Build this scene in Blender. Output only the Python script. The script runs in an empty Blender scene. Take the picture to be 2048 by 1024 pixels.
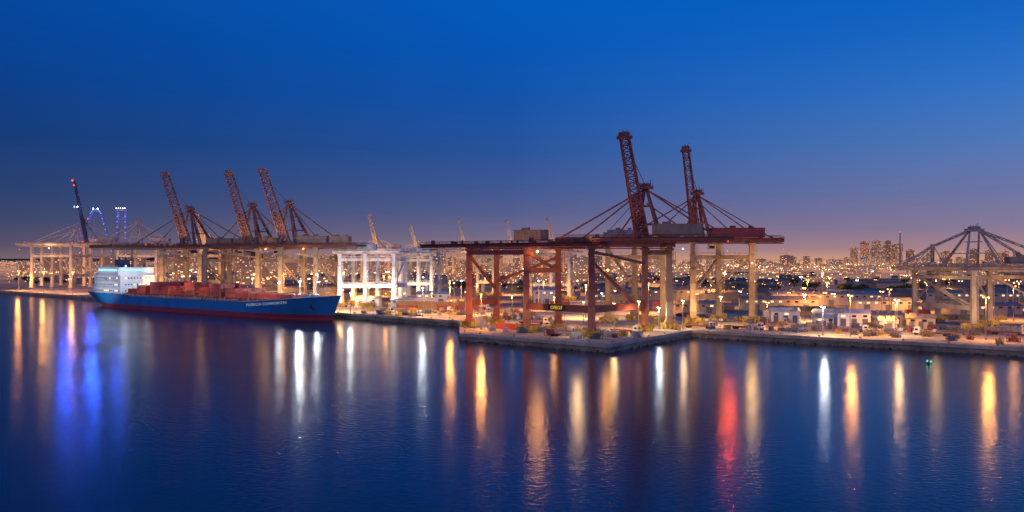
import bpy, math, random
from mathutils import Vector, Matrix
R = random.Random(7)
scene = bpy.context.scene
COL = scene.collection
G = 3.0   # quay level above the water

# ------------------------------------------------------------------ view
scene.view_settings.view_transform = 'Standard'
scene.view_settings.look = 'None'
scene.view_settings.exposure = 0

def lin(h):
    h = h.lstrip('#'); o = []
    for i in (0, 2, 4):
        c = int(h[i:i+2], 16)/255
        o.append(c/12.92 if c <= 0.04045 else ((c+0.055)/1.055)**2.4)
    return (o[0], o[1], o[2], 1)

# ------------------------------------------------------------------ world
w = bpy.data.worlds.new("World"); scene.world = w; w.use_nodes = True
nt = w.node_tree; nt.nodes.clear()
N = nt.nodes.new; Lk = nt.links.new
out = N('ShaderNodeOutputWorld'); bg = N('ShaderNodeBackground'); Lk(bg.outputs[0], out.inputs[0])
tc = N('ShaderNodeTexCoord'); sep = N('ShaderNodeSeparateXYZ'); Lk(tc.outputs['Generated'], sep.inputs[0])
zz = N('ShaderNodeMapRange'); zz.inputs[1].default_value = 0; zz.inputs[2].default_value = 0.5
Lk(sep.outputs[2], zz.inputs[0])
def ramp(stops):
    r = N('ShaderNodeValToRGB'); r.color_ramp.interpolation = 'LINEAR'
    e = r.color_ramp.elements
    while len(e) > 1: e.remove(e[-1])
    e[0].position = stops[0][0]; e[0].color = lin(stops[0][1])
    for p, c in stops[1:]:
        k = e.new(p); k.color = lin(c)
    Lk(zz.outputs[0], r.inputs[0]); return r
def P(py): 
    t = (518-py)/1774; return math.sin(math.atan(t))/0.5
rl = ramp([(0,'7A646A'),(P(495),'5C5268'),(P(450),'3F486C'),(P(400),'2C4270'),(P(300),'163C78'),(P(200),'0B408C'),(P(100),'064599'),(P(0),'064AA2'),(1,'063E8A')])
rc = ramp([(0,'C2907A'),(P(500),'987A84'),(P(470),'766C8A'),(P(430),'59608E'),(P(380),'425A94'),(P(300),'28549C'),(P(200),'1454AA'),(P(100),'0657B6'),(P(0),'045BBC'),(1,'064EA4')])
rr = ramp([(0,'D29C7E'),(P(500),'AA848A'),(P(460),'887A96'),(P(400),'6E76A4'),(P(300),'4C78BA'),(P(200),'3072C6'),(P(100),'1868C4'),(P(0),'0860BE'),(1,'064EA4')])
m1 = N('ShaderNodeMapRange'); m1.inputs[1].default_value = -0.5; m1.inputs[2].default_value = 0.02; Lk(sep.outputs[0], m1.inputs[0])
m2 = N('ShaderNodeMapRange'); m2.inputs[1].default_value = 0.0; m2.inputs[2].default_value = 0.5; Lk(sep.outputs[0], m2.inputs[0])
x1 = N('ShaderNodeMixRGB'); Lk(m1.outputs[0], x1.inputs[0]); Lk(rl.outputs[0], x1.inputs[1]); Lk(rc.outputs[0], x1.inputs[2])
x2 = N('ShaderNodeMixRGB'); Lk(m2.outputs[0], x2.inputs[0]); Lk(x1.outputs[0], x2.inputs[1]); Lk(rr.outputs[0], x2.inputs[2])
# sky behind the camera is brightened as added fill on hull and cranes
br_ = N('ShaderNodeMapRange'); br_.inputs[1].default_value = 0.1; br_.inputs[2].default_value = -0.7; br_.inputs[3].default_value = 1.0; br_.inputs[4].default_value = 1.7
Lk(sep.outputs[1], br_.inputs[0])
Lk(x2.outputs[0], bg.inputs[0]); Lk(br_.outputs[0], bg.inputs[1])

# ------------------------------------------------------------------ camera
cam = bpy.data.cameras.new("camera"); co = bpy.data.objects.new("camera", cam); COL.objects.link(co)
co.location = (0, 0, 35); co.rotation_euler = (math.radians(90), 0, 0)
cam.sensor_width = 36; cam.lens = 36*1774/2048
cam.shift_y = 6/2048
cam.clip_end = 80000; cam.clip_start = 1
scene.camera = co

# after-glow, weak and soft
sl = bpy.data.lights.new("sun", 'SUN'); sl.energy = 0.45; sl.angle = math.radians(20); sl.color = (1, 0.66, 0.45)
so = bpy.data.objects.new("sun", sl); COL.objects.link(so)
so.rotation_euler = (math.radians(68), 0, math.radians(-24))

# ------------------------------------------------------------------ materials
def newmat(name):
    m = bpy.data.materials.new(name); m.use_nodes = True
    return m, m.node_tree, m.node_tree.nodes['Principled BSDF']
def node(t, ty, **kw):
    n = t.nodes.new(ty)
    for k, v in kw.items(): setattr(n, k, v)
    return n
def obj_paint(name, rough=0.5, dirt=0.5, scale=0.35, rust=(0.10,0.045,0.02,1)):
    m, t, b = newmat(name)
    oi = node(t, 'ShaderNodeObjectInfo'); ge = node(t, 'ShaderNodeNewGeometry')
    mp = node(t, 'ShaderNodeMapping'); mp.inputs['Scale'].default_value = (1, 1, 0.3); t.links.new(ge.outputs['Position'], mp.inputs[0])
    n1 = node(t, 'ShaderNodeTexNoise'); n1.inputs['Scale'].default_value = scale; n1.inputs['Detail'].default_value = 8
    t.links.new(mp.outputs[0], n1.inputs[0])
    r = node(t, 'ShaderNodeMapRange'); r.inputs[1].default_value = 0.45; r.inputs[2].default_value = 0.75; r.inputs[4].default_value = dirt
    t.links.new(n1.outputs[0], r.inputs[0])
    mx = node(t, 'ShaderNodeMixRGB'); mx.inputs[2].default_value = rust
    t.links.new(r.outputs[0], mx.inputs[0]); t.links.new(oi.outputs['Color'], mx.inputs[1]); t.links.new(mx.outputs[0], b.inputs['Base Color'])
    b.inputs['Roughness'].default_value = rough
    return m
STEEL = obj_paint("weathered_painted_steel", 0.6, 0.6)
CLEAN = obj_paint("clean_paint", 0.42, 0.2, 0.2, (0.2,0.17,0.14,1))
HULLP = obj_paint("ship_hull_paint", 0.4, 0.3, 0.12, (0.03,0.05,0.09,1))
CONT = obj_paint("container_paint", 0.5, 0.35, 0.6)

def emis(name, col, s, sample=True):
    m, t, b = newmat(name)
    b.inputs['Base Color'].default_value = (0.02, 0.02, 0.02, 1)
    b.inputs['Emission Color'].default_value = (*col, 1); b.inputs['Emission Strength'].default_value = s
    if not sample: m.cycles.emission_sampling = 'NONE'
    return m
C_OR = (1.0, 0.40, 0.08); C_WARM = (1.0, 0.57, 0.23); C_WH = (0.85, 0.95, 1.0); C_NEU = (1.0, 0.80, 0.60); C_BL = (0.03, 0.11, 1.0); C_RED = (1.0, 0.10, 0.012); C_GR = (0.05, 1.0, 0.25)
E = {}
for k, c, s in (('orange',C_OR,9),('warm',C_WARM,9),('white',C_WH,14),('blue',(0.08,0.18,1.0),5),('red',(1,.04,.02),6),('green',C_GR,6)):
    E[k] = emis("glow_"+k, c, s, False)
COLR = dict(orange=C_OR, warm=C_WARM, white=C_WH, neutral=C_NEU, blue=C_BL, red=C_RED, green=C_GR)

# land
def land_mat():
    m, t, b = newmat("port_and_city_ground")
    ge = node(t, 'ShaderNodeNewGeometry'); sp = node(t, 'ShaderNodeSeparateXYZ'); t.links.new(ge.outputs['Position'], sp.inputs[0])
    n = node(t, 'ShaderNodeTexNoise'); n.inputs['Scale'].default_value = 0.035; n.inputs['Detail'].default_value = 9; n.inputs['Roughness'].default_value = 0.65
    t.links.new(ge.outputs['Position'], n.inputs[0])
    r = node(t, 'ShaderNodeValToRGB'); e = r.color_ramp.elements
    e[0].position = 0.35; e[0].color = (0.09, 0.07, 0.052, 1); e[1].position = 0.65; e[1].color = (0.28, 0.22, 0.16, 1)
    t.links.new(n.outputs[0], r.inputs[0]); t.links.new(r.outputs[0], b.inputs['Base Color'])
    b.inputs['Roughness'].default_value = 0.85
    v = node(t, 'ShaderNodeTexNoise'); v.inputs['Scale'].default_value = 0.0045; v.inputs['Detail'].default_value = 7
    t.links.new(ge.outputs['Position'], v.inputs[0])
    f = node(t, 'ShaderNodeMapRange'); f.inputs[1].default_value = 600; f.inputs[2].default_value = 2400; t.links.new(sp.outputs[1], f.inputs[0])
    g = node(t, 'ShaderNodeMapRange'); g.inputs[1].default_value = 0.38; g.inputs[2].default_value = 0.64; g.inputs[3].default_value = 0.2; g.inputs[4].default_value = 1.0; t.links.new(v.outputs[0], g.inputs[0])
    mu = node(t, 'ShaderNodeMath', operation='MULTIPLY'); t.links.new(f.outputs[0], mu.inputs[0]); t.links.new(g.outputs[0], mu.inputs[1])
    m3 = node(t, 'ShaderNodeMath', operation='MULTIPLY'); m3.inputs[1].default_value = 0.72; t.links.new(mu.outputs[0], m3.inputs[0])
    b.inputs['Emission Color'].default_value = (1, 0.42, 0.17, 1); t.links.new(m3.outputs[0], b.inputs['Emission Strength'])  # street glow and haze painted into the far ground as emission
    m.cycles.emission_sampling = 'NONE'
    return m
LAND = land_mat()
def concrete(name="stained_concrete", c0=(0.22,0.18,0.13), c1=(0.55,0.46,0.34), brick=True):
    m, t, b = newmat(name)
    ge = node(t, 'ShaderNodeNewGeometry')
    n = node(t, 'ShaderNodeTexNoise'); n.inputs['Scale'].default_value = 0.12; n.inputs['Detail'].default_value = 10; n.inputs['Roughness'].default_value = 0.7
    t.links.new(ge.outputs['Position'], n.inputs[0])
    r = node(t, 'ShaderNodeValToRGB'); e = r.color_ramp.elements
    e[0].position = 0.32; e[0].color = (*c0, 1); e[1].position = 0.62; e[1].color = (*c1, 1)
    t.links.new(n.outputs[0], r.inputs[0])
    last = r.outputs[0]
    if brick:
        br = node(t, 'ShaderNodeTexBrick'); br.inputs['Scale'].default_value = 0.15; br.inputs['Mortar Size'].default_value = 0.012
        br.inputs['Color1'].default_value = (1,1,1,1); br.inputs['Color2'].default_value = (0.82,0.82,0.82,1); br.inputs['Mortar'].default_value = (0.35,0.33,0.3,1)
        mp = node(t, 'ShaderNodeMapping'); mp.inputs['Rotation'].default_value = (0, 0, math.radians(41)); t.links.new(ge.outputs['Position'], mp.inputs[0]); t.links.new(mp.outputs[0], br.inputs[0])
        mx = node(t, 'ShaderNodeMixRGB', blend_type='MULTIPLY'); mx.inputs[0].default_value = 0.8
        t.links.new(last, mx.inputs[1]); t.links.new(br.outputs[0], mx.inputs[2]); last = mx.outputs[0]
    t.links.new(last, b.inputs['Base Color'])
    b.inputs['Roughness'].default_value = 0.8
    bu = node(t, 'ShaderNodeBump'); bu.inputs['Strength'].default_value = 0.5; bu.inputs['Distance'].default_value = 0.3
    t.links.new(n.outputs[0], bu.inputs['Height']); t.links.new(bu.outputs[0], b.inputs['Normal'])
    return m
CONC = concrete()
WALLC = concrete("quay_wall_concrete", (0.10,0.085,0.065), (0.34,0.29,0.22), False)
def rockmat(name, c0, c1, sc=0.6):
    m, t, b = newmat(name)
    ge = node(t, 'ShaderNodeNewGeometry')
    n = node(t, 'ShaderNodeTexNoise'); n.inputs['Scale'].default_value = sc; n.inputs['Detail'].default_value = 8
    t.links.new(ge.outputs['Position'], n.inputs[0])
    r = node(t, 'ShaderNodeValToRGB'); e = r.color_ramp.elements
    e[0].position = 0.35; e[0].color = (*c0, 1); e[1].position = 0.68; e[1].color = (*c1, 1)
    t.links.new(n.outputs[0], r.inputs[0]); t.links.new(r.outputs[0], b.inputs['Base Color']); b.inputs['Roughness'].default_value = 0.9
    return m
ROCK = rockmat("sea_wall_rock", (0.07,0.06,0.045), (0.32,0.27,0.2))
LEAF = rockmat("dark_foliage", (0.025,0.035,0.014), (0.09,0.10,0.04), 0.4)
BARK = rockmat("bark", (0.04,0.03,0.02), (0.1,0.07,0.05))
HILL = rockmat("dark_hill", (0.012,0.014,0.02), (0.03,0.03,0.035), 0.004)
DARK = rockmat("dark_rubber_and_iron", (0.012,0.012,0.013), (0.04,0.038,0.036), 1.0)

def water():
    m, t, b = newmat("harbour_water")
    b.inputs['Base Color'].default_value = (0.0005, 0.010, 0.036, 1)
    b.inputs['IOR'].default_value = 1.33
    b.inputs['Specular Tint'].default_value = (0.76, 0.87, 1.0, 1)
    ge = node(t, 'ShaderNodeNewGeometry')
    n = node(t, 'ShaderNodeTexNoise'); n.inputs['Scale'].default_value = 0.9; n.inputs['Detail'].default_value = 4
    t.links.new(ge.outputs['Position'], n.inputs[0])
    n2 = node(t, 'ShaderNodeTexNoise'); n2.inputs['Scale'].default_value = 0.03; n2.inputs['Detail'].default_value = 3
    t.links.new(ge.outputs['Position'], n2.inputs[0])
    mr = node(t, 'ShaderNodeMapRange'); mr.inputs[3].default_value = 0.11; mr.inputs[4].default_value = 0.18; t.links.new(n2.outputs[0], mr.inputs[0])
    t.links.new(mr.outputs[0], b.inputs['Roughness'])
    bu = node(t, 'ShaderNodeBump'); bu.inputs['Strength'].default_value = 0.17; bu.inputs['Distance'].default_value = 0.4
    t.links.new(n.outputs[0], bu.inputs['Height']); t.links.new(bu.outputs[0], b.inputs['Normal'])
    return m
WATER = water()

def windows(name, wall, lit, strength, frac, cw=3.2, ch=3.2, painted_spill=.22):
    m, t, b = newmat(name)
    tcn = node(t, 'ShaderNodeTexCoord'); s = node(t, 'ShaderNodeSeparateXYZ'); t.links.new(tcn.outputs['Object'], s.inputs[0])
    def M(op, a, bb):
        k = node(t, 'ShaderNodeMath', operation=op)
        for i, v in enumerate((a, bb)):
            if v is None: continue
            if isinstance(v, (int, float)): k.inputs[i].default_value = v
            else: t.links.new(v, k.inputs[i])
        return k.outputs[0]
    u = M('DIVIDE', M('ADD', s.outputs[0], s.outputs[1]), cw); v = M('DIVIDE', s.outputs[2], ch)
    fu = M('FRACT', u, None); fv = M('FRACT', v, None)
    mk_ = M('MULTIPLY', M('MULTIPLY', M('GREATER_THAN', fu, 0.25), M('LESS_THAN', fu, 0.78)), M('MULTIPLY', M('GREATER_THAN', fv, 0.3), M('LESS_THAN', fv, 0.8)))
    cv = node(t, 'ShaderNodeCombineXYZ'); t.links.new(M('FLOOR', u, None), cv.inputs[0]); t.links.new(M('FLOOR', v, None), cv.inputs[1])
    oi = node(t, 'ShaderNodeObjectInfo'); t.links.new(M('MULTIPLY', oi.outputs['Random'], 97.0), cv.inputs[2])
    wn = node(t, 'ShaderNodeTexWhiteNoise'); t.links.new(cv.outputs[0], wn.inputs[0])
    on = M('MULTIPLY', M('LESS_THAN', wn.outputs['Value'], frac), mk_)
    nz = node(t, 'ShaderNodeNewGeometry'); s2 = node(t, 'ShaderNodeSeparateXYZ'); t.links.new(nz.outputs['Normal'], s2.inputs[0])
    on = M('MULTIPLY', on, M('LESS_THAN', M('ABSOLUTE', s2.outputs[2], None), 0.5))
    sp_ = M('MULTIPLY', M('SUBTRACT', 1.0, M('MINIMUM', M('DIVIDE', s.outputs[2], 60.0), 0.6)), painted_spill)  # street light and haze painted on the walls as emission, stronger low down
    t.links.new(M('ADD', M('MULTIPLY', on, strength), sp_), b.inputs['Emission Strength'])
    b.inputs['Emission Color'].default_value = (*lit, 1)
    mx = node(t, 'ShaderNodeMixRGB'); t.links.new(mk_, mx.inputs[0]); mx.inputs[1].default_value = (*wall, 1); mx.inputs[2].default_value = (0.02,0.025,0.03,1)
    t.links.new(mx.outputs[0], b.inputs['Base Color']); b.inputs['Roughness'].default_value = 0.6
    m.cycles.emission_sampling = 'NONE'
    return m
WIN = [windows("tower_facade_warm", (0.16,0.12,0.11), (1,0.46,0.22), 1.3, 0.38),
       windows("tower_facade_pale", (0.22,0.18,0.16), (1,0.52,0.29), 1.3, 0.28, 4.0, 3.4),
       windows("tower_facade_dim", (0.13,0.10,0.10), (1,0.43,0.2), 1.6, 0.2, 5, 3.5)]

# ------------------------------------------------------------------ mesh helpers
class MB:
    def __init__(s): s.v = []; s.f = []
    def box8(s, c):
        i = len(s.v); s.v += [tuple(p) for p in c]
        s.f += [(i,i+3,i+2,i+1),(i+4,i+5,i+6,i+7),(i,i+1,i+5,i+4),(i+1,i+2,i+6,i+5),(i+2,i+3,i+7,i+6),(i+3,i,i+4,i+7)]
    def box(s, c, d, a=0):
        x, y, z = d[0]/2, d[1]/2, d[2]/2; ca, sa = math.cos(a), math.sin(a)
        pts = []
        for dz in (-z, z):
            for dx, dy in ((-x,-y),(x,-y),(x,y),(-x,y)):
                pts.append((c[0]+dx*ca-dy*sa, c[1]+dx*sa+dy*ca, c[2]+dz))
        s.box8(pts)
    def beam(s, p, q, w=0.5, h=None, w2=None):
        h = h or w; k = (w2/w) if w2 else 1.0
        p = Vector(p); q = Vector(q); d = (q-p)
        if d.length < 1e-6: return
        d.normalize(); sd = d.cross(Vector((0,0,1)))
        if sd.length < 0.05: sd = Vector((1,0,0))
        sd.normalize(); up = sd.cross(d).normalized()
        pts = []
        for o, kk in ((p, 1.0), (q, k)):
            for a, b in ((-1,-1),(1,-1),(1,1),(-1,1)):
                pts.append(o+sd*(a*w/2*kk)+up*(b*h/2*kk))
        s.box8(pts)
    def cyl(s, p, q, r, n=10, r2=None):
        r2 = r if r2 is None else r2
        p = Vector(p); q = Vector(q); d = (q-p).normalized(); a = d.orthogonal().normalized(); b = d.cross(a)
        i = len(s.v)
        for k in range(n):
            t = 2*math.pi*k/n; o = a*math.cos(t)+b*math.sin(t)
            s.v.append(tuple(p+o*r)); s.v.append(tuple(q+o*r2))
        for k in range(n):
            j = (k+1) % n; s.f.append((i+2*k, i+2*j, i+2*j+1, i+2*k+1))
        s.f.append(tuple(i+2*k for k in reversed(range(n)))); s.f.append(tuple(i+2*k+1 for k in range(n)))
    def lattice(s, p, q, w0, w1, n, t):
        p = Vector(p); q = Vector(q); d = (q-p).normalized(); sd = d.cross(Vector((0,0,1)))
        if sd.length < 0.3:
            up = Vector((0,1,0)) - d*d.dot(Vector((0,1,0))); up.normalize(); sd = d.cross(up).normalized()
        else:
            sd.normalize(); up = sd.cross(d).normalized()
        rings = []
        for k in range(n+1):
            f = k/n; c = p.lerp(q, f); ww = (w0+(w1-w0)*f)/2
            rings.append([c+sd*a*ww+up*b*ww for a, b in ((-1,-1),(1,-1),(1,1),(-1,1))])
        for j in range(4):
            s.beam(rings[0][j], rings[-1][j], t*1.5)
        for k in range(n):
            for j in range(4):
                j2 = (j+1) % 4
                s.beam(rings[k][j], rings[k+1][j2], t) if k % 2 == 0 else s.beam(rings[k][j2], rings[k+1][j], t)
                s.beam(rings[k][j], rings[k][j2], t*0.8)
    def rail(s, p, q, h=1.2, step=4):
        p = Vector(p); q = Vector(q); L = (q-p).length; n = max(1, int(L/step)); up = Vector((0,0,h))
        s.beam(p+up, q+up, 0.16); s.beam(p+up*0.5, q+up*0.5, 0.12)
        for k in range(n+1):
            c = p.lerp(q, k/n); s.beam(c, c+up, 0.14)
    def mesh(s, name, o=(0,0,0)):
        me = bpy.data.meshes.new(name)
        me.from_pydata([(x-o[0], y-o[1], z-o[2]) for x, y, z in s.v], [], s.f); me.update(); return me

def put(name, me, mat=None, color=None, parent=None, loc=(0,0,0), rot=0, **props):
    ob = bpy.data.objects.new(name, me); COL.objects.link(ob)
    if mat is not None and me is not None and len(me.materials) == 0: me.materials.append(mat)
    if color: ob.color = (*color, 1)
    if parent: ob.parent = parent
    ob.location = loc; ob.rotation_euler = (0, 0, rot)
    for k, v in props.items(): ob[k] = v
    return ob
def thing(name, base, label, category, group=None, rot=0):
    e = bpy.data.objects.new(name, None); COL.objects.link(e); e.location = base; e.rotation_euler = (0,0,rot); e.empty_display_size = 1
    e["label"] = label; e["category"] = category
    if group: e["group"] = group
    return e
def part(name, mb, mat, color, th, **props):
    b = tuple(th.location)
    return put(name, mb.mesh(name, b), mat, color, th, **props)
def clone(src, loc, rot=0, color=None, **props):
    o = src.copy(); COL.objects.link(o); o.location = loc; o.rotation_euler = (0,0,rot)
    if color: o.color = (*color, 1)
    for k, v in props.items(): o[k] = v
    for ch in src.children:
        if ch.type == 'LIGHT': continue
        c = ch.copy(); COL.objects.link(c); c.parent = o
    return o

def addlight(th, rel, col, power, rad=0.6, kind='POINT', aim=None, cone=150):
    l = bpy.data.lights.new("lamp_and_fill_light", kind); l.energy = power; l.color = COLR[col]; l.shadow_soft_size = rad
    o = bpy.data.objects.new("lamp_and_fill_light", l); COL.objects.link(o); o.parent = th; o.location = rel  # serves real lamps and added fill spots that have no fixture
    if kind == 'SPOT':
        l.spot_size = math.radians(cone); l.spot_blend = 0.6
        if aim: o.rotation_euler = Vector(aim).to_track_quat('-Z','Y').to_euler()
    return o
def point(th, loc, col, power, rad=0.6):
    b = th.location; return addlight(th, (loc[0]-b[0], loc[1]-b[1], loc[2]-b[2]), col, power, rad)
def spot(th, loc, aim, col, power, cone=110, rad=.6):
    b = th.location; return addlight(th, (loc[0]-b[0], loc[1]-b[1], loc[2]-b[2]), col, power, rad, 'SPOT', aim, cone)
def bulb(mb, c, r):
    i = len(mb.v); x, y, z = c
    mb.v += [(x+r,y,z),(x-r,y,z),(x,y+r,z),(x,y-r,z),(x,y,z+r),(x,y,z-r)]
    for a, b, cc in ((0,2,4),(2,1,4),(1,3,4),(3,0,4),(2,0,5),(1,2,5),(3,1,5),(0,3,5)): mb.f.append((i+a,i+b,i+cc))
def flood(th, loc, col, power, r=0.8):
    mb = MB(); bulb(mb, loc, r*.8); part("floodlight", mb, E[col], None, th)
    if power: point(th, (loc[0], loc[1], loc[2]-0.1), col, power, r*2.2)

# ------------------------------------------------------------------ ground, water, quays
qy = lambda x: 457-0.9*(x+26)
coast = [(-30000,9000),(-5000,3600),(-1500,qy(-1500)),(-528,qy(-528)),(-99,qy(-99)),(-26,457),(-22,380),(35.5,331),(80,398),(183,318),(430,125),(900,-240),(30000,-6000)]
poly = coast+[(30000,40000),(-30000,40000)]
mb = MB(); mb.v = [(x,y,G) for x,y in poly]; mb.f = [tuple(range(len(poly)))]
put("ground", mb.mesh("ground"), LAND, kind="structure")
mb = MB()
for i in range(len(coast)-1):
    (x0,y0),(x1,y1) = coast[i], coast[i+1]
    k = len(mb.v); mb.v += [(x0,y0,-4),(x1,y1,-4),(x1,y1,G),(x0,y0,G)]; mb.f.append((k,k+1,k+2,k+3))
put("quay_wall_structure", mb.mesh("quay_wall_structure"), WALLC, kind="structure")
def sheet(name, pts, z, mat):
    mb = MB(); mb.v = [(x,y,z) for x,y in pts]; mb.f = [tuple(range(len(pts)))]
    return put(name, mb.mesh(name), mat, kind="structure")
sheet("quay_pavement", [(-528,qy(-528)+.2),(-99,qy(-99)+.2),(-26,457.2),(-21.8,380.2),(35.5,331.2),(79.8,398.3),(183,318.3),(430,125.3),(480,190),(245,400),(160,500),(60,560),(-40,580),(-90,620),(-500,qy(-528)+70)], G+0.03, CONC)
put("water", (lambda m:(setattr(m,'v',[(-30000,-2000,0),(30000,-2000,0),(30000,30000,0),(-30000,30000,0)]),setattr(m,'f',[(0,1,2,3)]),m.mesh("water"))[2])(MB()), WATER, kind="structure")
cop = MB()
for i in range(3, len(coast)-2):
    (x0,y0),(x1,y1) = coast[i], coast[i+1]
    n = max(1, int(math.hypot(x1-x0,y1-y0)/9))
    for k in range(n):
        f0, f1 = (k+0.012)/n, (k+0.988)/n; j = R.uniform(-.06,.06)
        cop.beam((x0+(x1-x0)*f0, y0+(y1-y0)*f0, G-0.42+j), (x0+(x1-x0)*f1, y0+(y1-y0)*f1, G-0.42+j*0.5), 1.3, 1.3)
put("quay_kerb", cop.mesh("quay_kerb"), concrete("pale_kerb_concrete",(0.26,0.22,0.16),(0.55,0.46,0.35),False), kind="structure")
rk = MB()
def rock(mb, c, r):
    i = len(mb.v); n = 6
    mb.v.append((c[0],c[1],c[2]+r*R.uniform(.6,1)))
    for k in range(n):
        a = 2*math.pi*k/n+R.uniform(-.3,.3); rr_ = r*R.uniform(.7,1.3)
        mb.v.append((c[0]+rr_*math.cos(a), c[1]+rr_*math.sin(a), c[2]+R.uniform(-.2,.4)*r))
    mb.v.append((c[0],c[1],c[2]-r))
    for k in range(n):
        a = i+1+k; b = i+1+(k+1)%n; mb.f.append((i,a,b)); mb.f.append((i+n+1,b,a))
for i in range(4, len(coast)-2):
    (x0,y0),(x1,y1) = coast[i], coast[i+1]; L = math.hypot(x1-x0,y1-y0); nx, ny = (y1-y0)/L, -(x1-x0)/L
    for k in range(int(L*.8)):
        f = R.random(); o = R.uniform(0.1,1.3)
        rock(rk, (x0+(x1-x0)*f+nx*o, y0+(y1-y0)*f+ny*o, R.uniform(-0.2,.5)*(1.2-o/1.6)), R.uniform(.3,.75))
put("shore_rocks", rk.mesh("shore_rocks"), ROCK, kind="stuff", label="rough rocks piled along the foot of the quay wall", category="rocks")

hm = MB(); n = 60
for k in range(n+1):
    x = -9000+k*6200/n; hgt = 60+70*math.sin(k*0.13)+30*math.sin(k*0.47+1)
    hm.v += [(x, 9000, 0), (x, 9600, max(38,hgt*1.1)), (x, 11500, 0)]
for k in range(n):
    a = 3*k; hm.f += [(a,a+3,a+4,a+1),(a+1,a+4,a+5,a+2)]
put("hill", hm.mesh("hill"), HILL, kind="structure")

# ------------------------------------------------------------------ cranes
MAROON = (0.20,0.04,0.038); REDBR = (0.23,0.062,0.045); TAN = (0.40,0.28,0.17); OCHRE = (0.5,0.35,0.06)
def truck_mesh(mb, x, y, a):
    c, s = math.cos(a), math.sin(a)
    def W(u, v, z): return (x+u*c-v*s, y+u*s+v*c, z)
    mb.beam(W(-4.2,0,G+2.5), W(4.2,0,G+2.5), 1.1, 1.0)
    for u in (-2.4, 2.4):
        mb.beam(W(u-1.7,0,G+1.5), W(u+1.7,0,G+1.5), 0.9, 0.8)
        for q in (-1, 1):
            mb.cyl(W(u+q*1.1,-.45,G+0.75), W(u+q*1.1,.45,G+0.75), 0.7, 10)
    for _ in range(75):
        u, v = R.uniform(-5.2,5.2), R.uniform(-2.8,2.8); z = G+R.uniform(.1,1.9)
        mb.beam(W(u,v,z), W(u+R.uniform(-1.0,1.0), v+R.uniform(-1,1), z+R.uniform(.2,2.4)), R.uniform(.1,.26))

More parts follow.
